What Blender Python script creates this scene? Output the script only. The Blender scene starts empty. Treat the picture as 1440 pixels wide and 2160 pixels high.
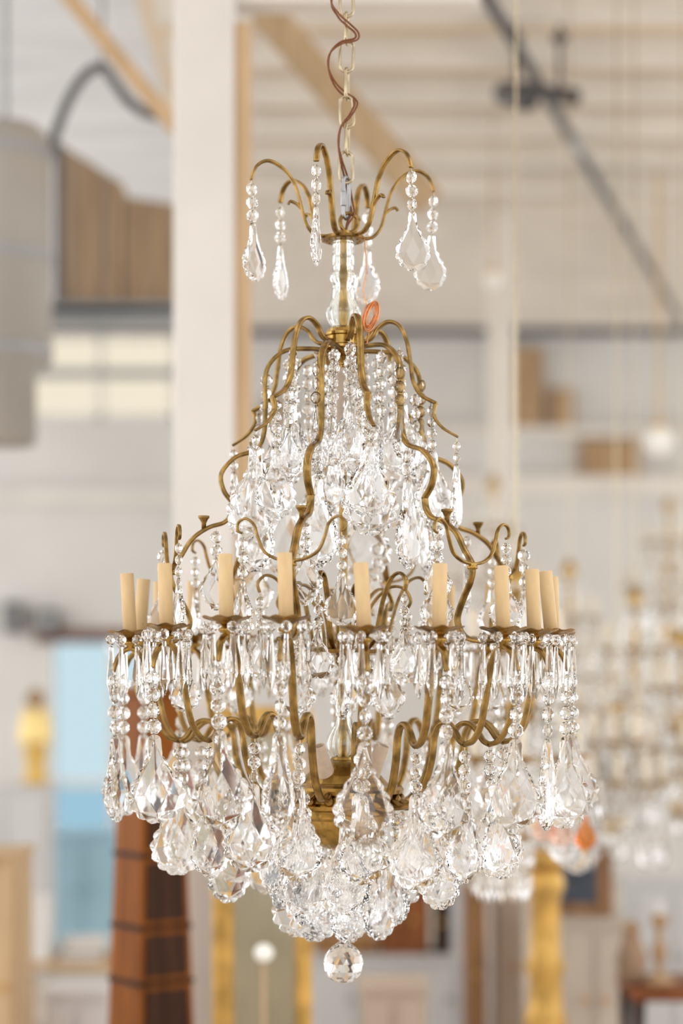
import bpy, bmesh, math, random
from mathutils import Vector, Matrix
random.seed(7)
C = bpy.context.scene.collection
sc = bpy.context.scene
PI = math.pi
# ------------------------------------------------------------------ camera, world, exposure
FPX = 4100.0            # focal length in pixels of the 1440x2160 frame
S = 1200.0              # pixels per metre at the chandelier
D = FPX / S             # camera distance
EYE = 1.6
cam = bpy.data.cameras.new('camera')
cam.sensor_fit = 'VERTICAL'; cam.sensor_height = 36.0; cam.sensor_width = 24.0
cam.lens = FPX / 2160 * 36.0
cam.shift_y = 390 / 2160
cam.clip_end = 100
cam.dof.use_dof = True
cam.dof.focus_distance = D - 0.17
cam.dof.aperture_fstop = cam.lens / 1000 / 0.046
camo = bpy.data.objects.new('camera', cam); C.objects.link(camo)
camo.location = (-4 / S, -D, EYE); camo.rotation_euler = (PI / 2, 0, 0)
sc.camera = camo
w = bpy.data.worlds.new('world'); sc.world = w; w.use_nodes = True
w.node_tree.nodes['Background'].inputs[0].default_value = (0.965, 0.985, 1.0, 1)
w.node_tree.nodes['Background'].inputs[1].default_value = 2.3
sc.view_settings.view_transform = 'Standard'; sc.view_settings.look = 'None'
sc.view_settings.exposure = -0.1; sc.view_settings.gamma = 1.0
sc.view_settings.use_curve_mapping = False
cy = sc.cycles
cy.max_bounces = 20; cy.transmission_bounces = 18; cy.glossy_bounces = 6
cy.diffuse_bounces = 3; cy.transparent_max_bounces = 8
cy.sample_clamp_indirect = 6.0

# ------------------------------------------------------------------ materials
def nt(name):
    m = bpy.data.materials.new(name); m.use_nodes = True
    t = m.node_tree; b = t.nodes['Principled BSDF']
    return m, t, b
def plain(name, col, rough=0.6, metal=0.0, var=0.12, scale=6.0, stretch=None, bump=0.0, emit=None):
    m, t, b = nt(name)
    b.inputs['Specular IOR Level'].default_value = 0.3
    b.inputs['Roughness'].default_value = rough; b.inputs['Metallic'].default_value = metal
    tc = t.nodes.new('ShaderNodeTexCoord'); mp = t.nodes.new('ShaderNodeMapping')
    if stretch: mp.inputs['Scale'].default_value = stretch
    nz = t.nodes.new('ShaderNodeTexNoise'); nz.inputs['Scale'].default_value = scale; nz.inputs['Detail'].default_value = 4
    rp = t.nodes.new('ShaderNodeValToRGB')
    lo = [max(0, c * (1 - var)) for c in col]; hi = [min(1, c * (1 + var)) for c in col]
    rp.color_ramp.elements[0].color = (*lo, 1); rp.color_ramp.elements[1].color = (*hi, 1)
    rp.color_ramp.elements[0].position = 0.35; rp.color_ramp.elements[1].position = 0.65
    L = t.links.new
    L(tc.outputs['Object'], mp.inputs['Vector']); L(mp.outputs[0], nz.inputs['Vector'])
    L(nz.outputs['Fac'], rp.inputs['Fac']); L(rp.outputs[0], b.inputs['Base Color'])
    if bump:
        bp = t.nodes.new('ShaderNodeBump'); bp.inputs['Strength'].default_value = bump; bp.inputs['Distance'].default_value = 0.002
        L(nz.outputs['Fac'], bp.inputs['Height']); L(bp.outputs[0], b.inputs['Normal'])
    if emit:
        b.inputs['Emission Color'].default_value = (*col, 1); b.inputs['Emission Strength'].default_value = emit
    return m
def glass(name, col=(1, 1, 1), ior=1.5, rough=0.0):
    m = bpy.data.materials.new(name); m.use_nodes = True; t = m.node_tree; t.nodes.clear()
    g = t.nodes.new('ShaderNodeBsdfGlass'); o = t.nodes.new('ShaderNodeOutputMaterial')
    g.inputs['Color'].default_value = (*col, 1); g.inputs['IOR'].default_value = ior; g.inputs['Roughness'].default_value = rough
    t.links.new(g.outputs[0], o.inputs[0]); return m
def wood(name, col, rough=0.45, var=0.3):
    m = plain(name, col, rough, 0, var, 5.0, (6, 6, 0.6), 0.1); m.node_tree.nodes['Principled BSDF'].inputs['Specular IOR Level'].default_value = .12; return m
BRASS = plain('aged_brass', (0.31, 0.19, 0.06), 0.27, 1.0, 0.45, 45.0, None, 0.10)
BRASSB = plain('bright_brass', (0.43, 0.265, 0.07), 0.24, 1.0, 0.3, 40.0)
NICKEL = plain('nickel_chain', (0.52, 0.43, 0.29), 0.25, 1.0, 0.15, 60.0)
STEEL = plain('zinc_steel', (0.42, 0.43, 0.45), 0.3, 1.0, 0.1, 50.0)
CREAM = plain('cream_sleeve', (0.76, 0.54, 0.29), 0.5, 0, 0.05, 90.0, (1, 1, .3))
PALES = plain('pale_sleeve', (0.86, 0.76, 0.62), 0.5, 0, 0.05, 90.0)
PINKS = plain('pale_pink_sleeve', (0.78, 0.62, 0.48), 0.5, 0, 0.05, 90.0)
CORD = plain('brown_cord', (0.21, 0.075, 0.03), 0.5, 0, 0.25, 300.0)
COPPER = plain('copper_wire', (0.80, 0.32, 0.12), 0.3, 1.0, 0.15, 80.0)
CRYSTAL = glass('crystal', (1, 1, 1), 1.5)
COLUMN = glass('column_glass', (0.99, 1, 0.99), 1.45)
AMBER = glass('amber_crystal', (1.0, 0.62, 0.34), 1.5)
ROSE = glass('rose_crystal', (1.0, 0.86, 0.80), 1.5)

# ------------------------------------------------------------------ helpers
def link(name, me, parent=None, loc=(0, 0, 0), rot=(0, 0, 0)):
    o = bpy.data.objects.new(name, me); C.objects.link(o)
    o.location = loc; o.rotation_euler = rot
    if parent: o.parent = parent
    return o
def tag(o, label=None, cat=None, group=None, kind=None):
    if label: o['label'] = label
    if cat: o['category'] = cat
    if group: o['group'] = group
    if kind: o['kind'] = kind
    return o
def thing(name, label, cat, loc=(0, 0, 0), rz=0, group=None):
    return tag(link(name, None, None, loc, (0, 0, rz)), label, cat, group)
def mesh(name, vs, fs, mat, smooth=False):
    me = bpy.data.meshes.new(name); me.from_pydata([tuple(v) for v in vs], [], fs); me.update()
    bm = bmesh.new(); bm.from_mesh(me); bmesh.ops.recalc_face_normals(bm, faces=bm.faces); bm.to_mesh(me); bm.free()
    if mat: me.materials.append(mat)
    if smooth:
        for p in me.polygons: p.use_smooth = True
    return me
class MB:
    def __init__(s): s.v = []; s.f = []
    def add(s, vs, fs):
        n = len(s.v); s.v += [Vector(v) for v in vs]; s.f += [tuple(i + n for i in f) for f in fs]; return s
    def box(s, x0, x1, y0, y1, z0, z1):
        return s.add([(x, y, z) for x in (x0, x1) for y in (y0, y1) for z in (z0, z1)],
                     [(0, 1, 3, 2), (4, 6, 7, 5), (0, 4, 5, 1), (2, 3, 7, 6), (0, 2, 6, 4), (1, 5, 7, 3)])
    def bevbox(s, x0, x1, y0, y1, z0, z1, b=0.01):
        bm = bmesh.new(); bmesh.ops.create_cube(bm, size=1)
        for v in bm.verts:
            v.co = Vector(((x0 + x1) / 2 + v.co.x * (x1 - x0), (y0 + y1) / 2 + v.co.y * (y1 - y0), (z0 + z1) / 2 + v.co.z * (z1 - z0)))
        bmesh.ops.bevel(bm, geom=bm.edges[:], offset=b, segments=1, affect='EDGES')
        bm.verts.index_update()
        s.add([v.co.copy() for v in bm.verts], [[v.index for v in f.verts] for f in bm.faces]); bm.free(); return s
    def lathe(s, prof, n=24, lobes=0, amp=0.0, ctr=(0, 0, 0), flute=0):
        vs = []
        for k, (r, z) in enumerate(prof):
            for i in range(n):
                a = 2 * PI * i / n
                rr = r * (1 + amp * math.cos(lobes * a)) if lobes and (not flute or flute) else r
                vs.append((ctr[0] + rr * math.cos(a), ctr[1] + rr * math.sin(a), ctr[2] + z))
        fs = []
        for k in range(len(prof) - 1):
            for i in range(n):
                j = (i + 1) % n
                fs.append((k * n + i, k * n + j, (k + 1) * n + j, (k + 1) * n + i))
        fs.append(tuple(range(n - 1, -1, -1))); m0 = (len(prof) - 1) * n
        fs.append(tuple(range(m0, m0 + n)))
        return s.add(vs, fs)
    def sweep(s, pts, binorm, hw, ht, taper=None, closed=False, oct_=True):
        """rectangular-with-chamfer bar along pts; hw half width along binorm, ht half thickness in plane"""
        B = Vector(binorm).normalized(); n = len(pts); vs = []; fs = []
        k = 0.55
        sec = [(1, k), (k, 1), (-k, 1), (-1, k), (-1, -k), (-k, -1), (k, -1), (1, -k)] if oct_ else [(1, 1), (-1, 1), (-1, -1), (1, -1)]
        m = len(sec)
        for i, p in enumerate(pts):
            p = Vector(p)
            if closed: t = Vector(pts[(i + 1) % n]) - Vector(pts[i - 1])
            else: t = Vector(pts[min(n - 1, i + 1)]) - Vector(pts[max(0, i - 1)])
            if t.length < 1e-9: t = Vector((0, 0, 1))
            t.normalize(); N = B.cross(t)
            if N.length < 1e-6: N = Vector((1, 0, 0))
            N.normalize(); Bb = t.cross(N)
            q = taper(i / (n - 1)) if taper else 1.0
            for a, b in sec: vs.append(p + Bb * a * hw * q + N * b * ht * q)
        for i in range(n if closed else n - 1):
            i2 = (i + 1) % n
            for j in range(m):
                j2 = (j + 1) % m
                fs.append((i * m + j, i * m + j2, i2 * m + j2, i2 * m + j))
        if not closed:
            fs.append(tuple(range(m - 1, -1, -1))); fs.append(tuple((n - 1) * m + j for j in range(m)))
        return s.add(vs, fs)
    def tube(s, pts, r, n=6, closed=False, taper=None):
        vs = []; fs = []; m = len(pts); up = None
        for i, p in enumerate(pts):
            if closed: t = Vector(pts[(i + 1) % m]) - Vector(pts[i - 1])
            else: t = Vector(pts[min(m - 1, i + 1)]) - Vector(pts[max(0, i - 1)])
            t.normalize()
            if up is None: up = t.orthogonal().normalized()
            up = (up - t * up.dot(t))
            up = up.normalized() if up.length > 1e-6 else t.orthogonal().normalized()
            sd = t.cross(up); q = r * (taper(i / (m - 1)) if taper else 1)
            for k in range(n):
                a = 2 * PI * k / n; vs.append(Vector(p) + up * math.cos(a) * q + sd * math.sin(a) * q)
        for i in range(m if closed else m - 1):
            i2 = (i + 1) % m
            for k in range(n):
                k2 = (k + 1) % n; fs.append((i * n + k, i * n + k2, i2 * n + k2, i2 * n + k))
        if not closed:
            fs.append(tuple(range(n - 1, -1, -1))); fs.append(tuple((m - 1) * n + k for k in range(n)))
        return s.add(vs, fs)
    def mesh(s, name, mat, smooth=False): return mesh(name, s.v, s.f, mat, smooth)
    def part(s, name, mat, parent=None, loc=(0, 0, 0), rot=(0, 0, 0), smooth=False):
        return link(name, s.mesh(name, mat, smooth), parent, loc, rot)
def cr(pts, n=8):
    """Catmull-Rom; a point given twice makes a cusp"""
    out = []; P = [Vector(p) for p in pts]
    for i in range(len(P) - 1):
        p0 = P[max(0, i - 1)]; p1 = P[i]; p2 = P[i + 1]; p3 = P[min(len(P) - 1, i + 2)]
        if (p2 - p1).length < 1e-9: continue
        for k in range(n):
            t = k / n
            out.append(0.5 * ((2 * p1) + (p2 - p0) * t + (2 * p0 - 5 * p1 + 4 * p2 - p3) * t * t + (3 * p1 - p0 - 3 * p2 + p3) * t ** 3))
    out.append(P[-1]); return out
def zz(y): return (1470 - y) / S
def RP(pts): return [Vector((r / S, 0, zz(y))) for r, y in pts]      # radial profile at angle 0
def P(th, r, y):
    a = math.radians(th); return Vector((r / S * math.cos(a), -r / S * math.sin(a), zz(y)))

# ------------------------------------------------------------------ the room
def bx(x, d): return (x - 720) * d / FPX - 4 / S
def bz(y, d): return EYE + (1470 - y) * d / FPX
def by(d): return d - D
XL, XR, YF, YB, H = -6.0, 6.5, -6.0, 14.0, 5.0
FLOOR = plain('concrete_floor', (0.66, 0.57, 0.47), 0.5, 0, 0.15, 1.2)
WALL = plain('painted_wall', (0.78, 0.755, 0.72), 0.8, 0, 0.06, 0.8)
WHITEP = plain('white_paint', (0.84, 0.79, 0.73), 0.6, 0, 0.06, 2)
DECK_DAY = plain('daylit_deck', (0.84, 0.85, 0.87), 0.6, 0, 0.08, 1.5, (0.6, 3, 1))
DECK_WARM = wood('lamplit_deck', (0.90, 0.73, 0.55), 0.6, 0.15)
TAN = wood('tan_wood', (0.60, 0.42, 0.25), 0.55, 0.12)
BROWN = wood('brown_wood', (0.25, 0.075, 0.008), 0.45, 0.3)
DBROWN = wood('dark_brown_wood', (0.05, 0.02, 0.009), 0.35, 0.3)
GREY = plain('grey_metal', (0.36, 0.37, 0.38), 0.45, 0.3, 0.08, 3)
DGREY = plain('dark_grey_metal', (0.13, 0.125, 0.125), 0.45, 0.3, 0.1, 4)
CARD = plain('cardboard', (0.46, 0.30, 0.17), 0.8, 0, 0.12, 3)
GOLD = plain('gilding', (0.66, 0.40, 0.11), 0.4, 0.5, 0.25, 14)
WHITEC = plain('white_ceramic', (0.82, 0.80, 0.78), 0.35, 0, 0.05, 4)
def struct(name, mb, mat, **k): return tag(mb.part(name, mat, **k), kind='structure')
fl = struct('floor', MB().box(XL, XR, YF, YB, -0.1, 0), FLOOR)
# ceiling: daylight painted pale into the left boards, warm lamplight tan into the right, joists under
ce = struct('ceiling', MB().box(XL, XR, 2.6, YB + .2, H + .03, H + .2).box(XL, -4.2, YF, 2.6, H + .03, H + .2).box(-2.4, 2.6, YF, 2.6, H + .03, H + .2).box(4.4, XR, YF, 2.6, H + .03, H + .2), WHITEP)  # unseen gaps toward the front added as skylights to brighten the hall
XSPLIT = -1.0
nb = 0
y0 = 3.0
while y0 < YB:
    for a, b, m in ((-3.9, XSPLIT, DECK_DAY), (XSPLIT, 4.4, DECK_WARM)):
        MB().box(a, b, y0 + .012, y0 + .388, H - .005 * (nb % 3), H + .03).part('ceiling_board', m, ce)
    nb += 1; y0 += 0.4
y0 = 4.6
while y0 < YB - .4:
    MB().box(XSPLIT + .1, 4.4, y0, y0 + .10, H - .15, H - .012).part('joist', WHITEP, ce)
    y0 += 0.64
wr = MB(); wr.box(XR, XR + .2, YF, YB, 0, .3); wr.box(XR, XR + .2, YF, YB, 4.4, H)  # openings added to this unseen wall to light the far end
for k in range(6): wr.box(XR, XR + .2, YF + k * 4, min(YB, YF + k * 4 + .4), .3, 4.4)
struct('wall_right', wr, WALL)
wl = MB()                                                   # left wall with a row of tall window openings
wl.box(XL - .2, XL, YF, YB, 0, .3); wl.box(XL - .2, XL, YF, YB, 4.4, H)
for k in range(6): wl.box(XL - .2, XL, YF + k * 4 - .0, min(YB, YF + k * 4 + .4), .3, 4.4)
struct('wall_left', wl, WALL)
wf = MB(); wf.box(XL, XR, YF - .2, YF, 0, .9); wf.box(XL, XR, YF - .2, YF, 4.0, H)  # unseen wall added behind the camera to cut the front light
for xa in (-6.0, -2.9, .3, 3.4, 5.9): wf.box(xa, xa + (1.0 if xa < 5 else .6), YF - .2, YF, .9, 4.0)
struct('wall_front_added', wf, WALL)
# back wall with a door opening and a clerestory window opening
dw = YB + D
WX0, WX1, WZ0, WZ1 = bx(48, dw), bx(372, dw), bz(885, dw), bz(700, dw)
DX0, DX1, DZ1 = bx(96, dw), bx(335, dw), bz(1352, dw)
wb = MB()
wb.box(XL, DX0, YB, YB + .2, 0, WZ0); wb.box(DX1, XR, YB, YB + .2, 0, WZ0); wb.box(DX0, DX1, YB, YB + .2, DZ1, WZ0)
wb.box(XL, WX0, YB, YB + .2, WZ0, H); wb.box(WX1, XR, YB, YB + .2, WZ0, H); wb.box(WX0, WX1, YB, YB + .2, WZ1, H)
wbo = struct('wall_back', wb, WALL)
NR = 0
for (ya, yb_, xa, xb) in ((652, 692, 505, 1500), (905, 925, 505, 1500), (1008, 1048, 505, 1500), (1036, 1062, -60, 372)):
    struct('trim_%d' % (5 + NR), MB().box(bx(xa, dw), bx(xb, dw), YB - .16, YB, bz(yb_, dw), bz(ya, dw)), WHITEP); NR += 1
PANEY = glass('pane_warm', (0.66, 0.62, 0.55), 1.02); PANEC = glass('pane_cyan', (0.53, 0.60, 0.625), 1.02); PANEB = glass('pane_blue', (0.41, 0.52, 0.575), 1.02)  # tints put the colour of the light outside into the panes
w1 = link('window_1', None, None, (0, 0, 0)); tag(w1, kind='structure')
fm = MB()
for za, zb in ((WZ0, WZ0 + .05), (WZ1 - .05, WZ1)): fm.box(WX0, WX1, YB + .02, YB + .1, za, zb)
for xa in (WX0, WX1 - .05, (WX0 + WX1) / 2 - .025): fm.box(xa, xa + .05, YB + .02, YB + .1, WZ0, WZ1)
fm.part('window_frame', WHITEP, w1)
hz_ = (WZ1 - WZ0)
MB().box(WX0, WX1, YB - .02, YB + .1, WZ0 + hz_ * .49, WZ0 + hz_ * .58).part('window_bar', GREY, w1)
for xa, xb in ((WX0 + .05, (WX0 + WX1) / 2 - .025), ((WX0 + WX1) / 2 + .025, WX1 - .05)):
    for za, zb in ((WZ0 + .05, WZ0 + hz_ * .49), (WZ0 + hz_ * .58, WZ1 - .05)):
        MB().box(xa, xb, YB + .05, YB + .056, za, zb).part('window_pane', PANEY, w1)
d1 = link('door_1', None); tag(d1, kind='structure')
fm = MB(); fm.box(DX0, DX0 + .07, YB - .02, YB + .12, 0, DZ1); fm.box(DX1 - .07, DX1, YB - .02, YB + .12, 0, DZ1)
xm = (DX0 + DX1) / 2 + .1
fm.box(xm - .03, xm + .03, YB, YB + .1, 0, DZ1 - .07); fm.box(DX0, DX1, YB, YB + .1, .0, .1); fm.part('door_frame', WHITEP, d1)
MB().box(DX0 - .08, DX1 + .1, YB - .08, YB + .02, DZ1 - .02, DZ1 + .10).part('door_header', wood('header_wood', (.2, .1, .07)), d1)
for xa, xb in ((DX0 + .07, xm - .03), (xm + .03, DX1 - .07)):
    MB().box(xa, xb, YB + .04, YB + .046, .85, DZ1 - .02).part('door_pane', PANEC, d1)
    MB().box(xa, xb, YB + .04, YB + .046, .1, .80).part('door_pane', PANEB, d1)
    MB().box(xa, xb, YB + .0, YB + .08, .80, .85).part('door_rail', WHITEP, d1)

# ------------------------------------------------------------------ crystals (shared meshes)
def bridge(vs, A, Bl, ctr):
    """triangles between two closed loops of vertex indices, ordered by angle round ctr (x,z)"""
    def ang(i): return math.atan2(vs[i][2] - ctr[1], vs[i][0] - ctr[0]) % (2 * PI)
    A = sorted(A, key=ang); Bl = sorted(Bl, key=ang)
    i = j = 0; fs = []; na, nb_ = len(A), len(Bl)
    aa = [ang(k) for k in A] + [ang(A[0]) + 2 * PI]; bb = [ang(k) for k in Bl] + [ang(Bl[0]) + 2 * PI]
    while i < na or j < nb_:
        if j >= nb_ or (i < na and aa[i + 1] + aa[i] < bb[j + 1] + bb[j]):
            fs.append((A[i % na], A[(i + 1) % na], Bl[j % nb_])); i += 1
        else:
            fs.append((Bl[j % nb_], A[i % na], Bl[(j + 1) % nb_])); j += 1
    return fs
PEAR = [(0, 0), (.16, .012), (.235, .06), (.225, .13), (.25, .2), (.36, .29), (.50, .37), (.70, .46), (.88, .55), (.985, .64), (1, .72), (.93, .80), (.77, .88), (.52, .945), (.24, .985), (0, 1)]
KITE = [(0, 0), (.17, .02), (.2, .08), (.22, .15), (.40, .25), (.62, .36), (.84, .46), (1, .55), (.95, .62), (.78, .72), (.60, .81), (.40, .89), (.2, .96), (0, 1)]
SLIM = [(0, 0), (.25, .012), (.36, .06), (.34, .13), (.42, .22), (.58, .34), (.76, .46), (.92, .58), (1, .70), (.92, .80), (.72, .88), (.45, .94), (.2, .98), (0, 1)]
def leaf_mesh(name, L, W, T, outline=PEAR, mat=CRYSTAL, lobes=8, amp=0.055):
    """flat scalloped crystal hanging from z=0 to z=-L, W wide, T thick"""
    hw = W / 2; n = 4 * lobes
    pts = cr([(a, 0, b) for a, b in outline], 12)
    cum = [0]
    for i in range(1, len(pts)): cum.append(cum[-1] + math.hypot((pts[i].x - pts[i - 1].x) * hw, (pts[i].z - pts[i - 1].z) * L))
    side = []
    for k in range(n + 1):
        s = cum[-1] * k / n; i = 1
        while i < len(cum) - 1 and cum[i] < s: i += 1
        f = (s - cum[i - 1]) / max(1e-9, cum[i] - cum[i - 1]); p = pts[i - 1].lerp(pts[i], f)
        t = (pts[i] - pts[i - 1])
        nx, nz = -t.z * L, t.x * hw; ln = math.hypot(nx, nz) or 1
        g = amp * W * (abs(math.sin(PI * lobes * k / n)) - .5) * min(1, max(0, (p.z - .12) * 5))
        side.append((max(0, p.x * hw - nx / ln * g * 1.0), -p.z * L - (abs(math.sin(PI * lobes * k / n)) - .5) * amp * W * .6 * (1 if p.z > .8 else 0)))
    ring = [(x, z) for x, z in side] + [(-x, z) for x, z in side[-2:0:-1]]
    ring[0] = (0, ring[0][1]); N = len(ring)
    inn = []
    def at(t, f):
        i = min(range(len(pts)), key=lambda k: abs(pts[k].z - t)); return pts[i].x * f
    for t, f in ((.06, 0), (.30, .66), (.52, .76), (.70, .81), (.85, .74), (.935, 0)): inn.append((at(t, f) * hw, -t * L))
    inn = inn + [(-x, z) for x, z in inn[-2:0:-1]]; M_ = len(inn)
    qs = [(0, -.42 * L), (.40 * hw, -.665 * L), (0, -.88 * L), (-.40 * hw, -.665 * L)]
    vs = []; e = T * .12
    for sgn in (-1, 1):
        vs += [(x, sgn * e, z) for x, z in ring]
        vs += [(x, sgn * T * .42, z) for x, z in inn]
        vs += [(x, sgn * T * .5, z) for x, z in qs]
    fs = []; st = N + M_ + 4
    for b in (0, st):
        R = list(range(b, b + N)); I = list(range(b + N, b + N + M_)); q = [b + N + M_ + k for k in range(4)]
        fs += bridge(vs, R, I, (0, -.62 * L))
        fs.append(tuple(q))
        i0, i1, i2, i3, i4, i5, i6, i7, i8, i9 = I
        fs += [(i0, i1, q[0]), (i1, i2, q[0]), (q[0], i2, q[1]), (i2, i3, q[1]), (i3, i4, q[1]), (q[1], i4, q[2]), (i4, i5, q[2]),
               (i0, i9, q[0]), (i9, i8, q[0]), (q[0], i8, q[3]), (i8, i7, q[3]), (i7, i6, q[3]), (q[3], i6, q[2]), (i6, i5, q[2])]
    for k in range(N): fs.append((k, (k + 1) % N, st + (k + 1) % N, st + k))
    return mesh(name, vs, fs, mat)
def bead_mesh(name, d, t, mat=CRYSTAL):
    vs = []; fs = []; r = d / 2
    for q, (rr, y) in enumerate(((.55, -.5), (1, -.14), (1, .14), (.55, .5))):
        for k in range(8):
            a = 2 * PI * (k + .5) / 8; vs.append((r * rr * math.cos(a), y * t, r * rr * math.sin(a)))
    for q in range(3):
        for k in range(8): fs.append((q * 8 + k, q * 8 + (k + 1) % 8, q * 8 + 8 + (k + 1) % 8, q * 8 + 8 + k))
    # small table facets: a raised point ring on each face
    for b, y in ((0, -.5), (24, .5)):
        vs.append((0, y * t * 1.18, 0)); c = len(vs) - 1
        for k in range(8): fs.append((b + k, b + (k + 1) % 8, c))
    return mesh(name, vs, fs, mat)
def spear_mesh(name, L, r, mat=CRYSTAL, n=6, prof=((0, .22), (.03, .40), (.10, .42), (.70, 1.0), (1.0, .03))):
    vs = []; fs = []
    for k, (t, q) in enumerate(prof):
        for i in range(n):
            a = 2 * PI * i / n; vs.append((r * q * math.cos(a), r * q * math.sin(a) * .8, -t * L))
    for k in range(len(prof) - 1):
        for i in range(n):
            j = (i + 1) % n; fs.append((k * n + i, k * n + j, k * n + n + j, k * n + n + i))
    fs.append(tuple(range(n - 1, -1, -1))); m0 = (len(prof) - 1) * n; fs.append(tuple(range(m0, m0 + n)))
    return mesh(name, vs, fs, mat)
def px(v): return v / S
LEAF = {
    'crown': leaf_mesh('leaf_crystal', px(122), px(70), px(13), PEAR),
    'small': leaf_mesh('leaf_crystal', px(104), px(68), px(12), PEAR, lobes=7),
    'kite': leaf_mesh('leaf_crystal', px(112), px(72), px(14), KITE, lobes=7),
    'mid': leaf_mesh('leaf_crystal', px(150), px(96), px(15), PEAR),
    'long': leaf_mesh('leaf_crystal', px(140), px(60), px(15), SLIM),
    'slim': leaf_mesh('leaf_crystal', px(184), px(80), px(22), SLIM, lobes=9),
    'big': leaf_mesh('leaf_crystal', px(188), px(110), px(18), PEAR, lobes=9),
    'big2': leaf_mesh('leaf_crystal', px(174), px(110), px(18), PEAR, lobes=9),
    'spear': spear_mesh('spear_crystal', px(112), px(12)),
    'prism': spear_mesh('prism_crystal', px(108), px(10.5)),
}
BEAD = {26: bead_mesh('bead', px(27), px(15)), 22: bead_mesh('bead', px(22), px(13)), 30: bead_mesh('bead', px(31), px(17))}
PIN = {}
def pin_mesh(L):
    k = round(L, 4)
    if k not in PIN: PIN[k] = MB().tube([(0, 0, 0), (0, 0, -L)], .0007, 4).mesh('pin', NICKEL)
    return PIN[k]
def pendant(root, loc, nb_, size, leaf, yaw=None, pname=None, pins=True, tilt=3):
    """beads on a pin with a cut crystal at the end: the crystal is the part, beads and pin its sub-parts"""
    if yaw is None: yaw = random.choice((random.uniform(-.6, .6), random.uniform(0, PI)))
    pitch = px(size + 1.5); top = px(5)
    loc = Vector(loc); z = top + nb_ * pitch
    tl = math.radians(random.uniform(-tilt, tilt))
    R = Matrix.Rotation(tl, 3, 'Y')
    o = link(pname or LEAF[leaf].name, LEAF[leaf], root, loc + R @ Vector((0, 0, -z)), (0, tl, yaw))
    for k in range(nb_):
        b = link('bead', BEAD[size], o, (0, 0, (nb_ - k - .5) * pitch), (0, 0, random.uniform(-.5, .5) if k % 2 else random.uniform(-1.4, 1.4)))
    if pins: link('pin', pin_mesh(z + px(12)), o, (0, 0, z))
    return o

# ------------------------------------------------------------------ the main chandelier
ch = thing('chandelier', 'large crystal chandelier with brass scroll arms and cream candle sleeves, sharp in front', 'chandelier', (0, 0, EYE))
RIBS = [46 + 60 * k for k in range(6)]
CURLS = [16 + 60 * k for k in range(6)]
CANDLES = [85, 66, 46, 32, 19, -4, -42, -57, -78, -92, -107, -122, -139, -155, -169, 174, 141, 120, 104]
DZ = {104: .014, 120: .015, 141: .006, -122: .006, -139: .006}
# top plate, eye ring, glass column, hub
tp = MB().lathe([(.004, .012), (.014, .012), (.016, .004), (.037, .002), (.038, -.003), (.036, -.005), (.012, -.006), (.004, -.006)], 32).part('top_plate', BRASS, ch, (0, 0, zz(503)), smooth=False)
for k in range(12):
    a = 2 * PI * k / 12; MB().lathe([(.0012, .0), (.0025, -.001), (.0025, -.004), (.0012, -.005)], 8).part('rivet', BRASS, tp, (.029 * math.cos(a), .029 * math.sin(a), -.002))
MB().tube([(px(20) * math.cos(t), 0, px(20) * math.sin(t)) for t in [2 * PI * k / 24 for k in range(24)]], px(4.2), 8, True).part('eye_ring', BRASS, ch, (px(12), 0, zz(470)), (0, 0, .35), True)
MB().lathe([(.005, zz(492)), (.0075, zz(494)), (.0075, zz(1600)), (.005, zz(1602))], 12).part('center_rod', BRASS, ch, smooth=False)
def colprof(ps): return [(r / S, zz(y)) for r, y in ps]
outer = [(21, 510), (23, 514), (22, 520), (22.5, 536), (21.5, 538), (22.5, 541), (22.5, 560), (21.5, 562), (22.5, 565), (23, 576), (28, 580), (29, 586), (27, 592), (23, 598), (22, 612), (25, 632), (33, 648), (37, 660), (35, 674), (28, 686), (24, 690)]
inner_ = [(r - 11 if r < 30 else r - 13, y) for r, y in outer]
def hollow(name, out, inn, mat, lob=0, amp=0, n=32):
    m = MB(); prof = colprof(out) + colprof(inn[::-1])
    vs = []; fs = []
    for r, z in prof:
        for i in range(n):
            a = 2 * PI * i / n; rr = r * (1 + amp * math.cos(lob * a)); vs.append((rr * math.cos(a), rr * math.sin(a), z))
    K = len(prof)
    for k in range(K):
        k2 = (k + 1) % K
        for i in range(n): fs.append((k * n + i, k * n + (i + 1) % n, k2 * n + (i + 1) % n, k2 * n + i))
    return m.add(vs, fs).part(name, mat, ch, smooth=True)
hollow('glass_column', outer, inner_, COLUMN, 12, .02, 48)
out2 = [(16, 1440), (17, 1446), (16, 1470), (22, 1474), (23, 1482), (17, 1490), (16, 1510), (20, 1530), (31, 1552), (36, 1568), (33, 1584), (24, 1594), (20, 1598)]
hollow('glass_column', out2, [(r - 7, y) for r, y in out2], COLUMN, 14, .03, 56)
MB().lathe(colprof([(8, 1374), (16, 1378), (14, 1384), (20, 1392), (16, 1400), (9, 1408), (8, 1425), (12, 1432), (19, 1438), (18, 1442), (8, 1444)]), 20).part('baluster', BRASS, ch, smooth=True)
hub = MB().lathe(colprof([(8, 686), (22, 689), (34, 696), (37, 702), (40, 704), (40, 709), (36, 711), (35, 728), (40, 731), (40, 736), (30, 741), (18, 748), (22, 754), (12, 762), (8, 768), (14, 772), (15, 777), (4, 779)]), 28).part('hub', BRASSB, ch, smooth=False)
for a in RIBS:
    p = P(a, 34, 740)
    MB().tube([P(a, 30 + q * 12, 742 + 12 * math.sin(q * 3)) - p for q in [k / 6 for k in range(7)]], px(4), 6, taper=lambda t: 1 - .5 * t).part('leaf_ornament', BRASS, hub, p)
MB().lathe(colprof([(13, 776), (15, 778), (15, 898), (13, 900)]), 18).part('lamp_sleeve', PINKS, ch, smooth=False)
MB().lathe(colprof([(5, 900), (11, 904), (12, 925), (8, 940), (3, 946)]), 12).part('lamp_holder', BRASSB, ch, smooth=True)
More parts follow.
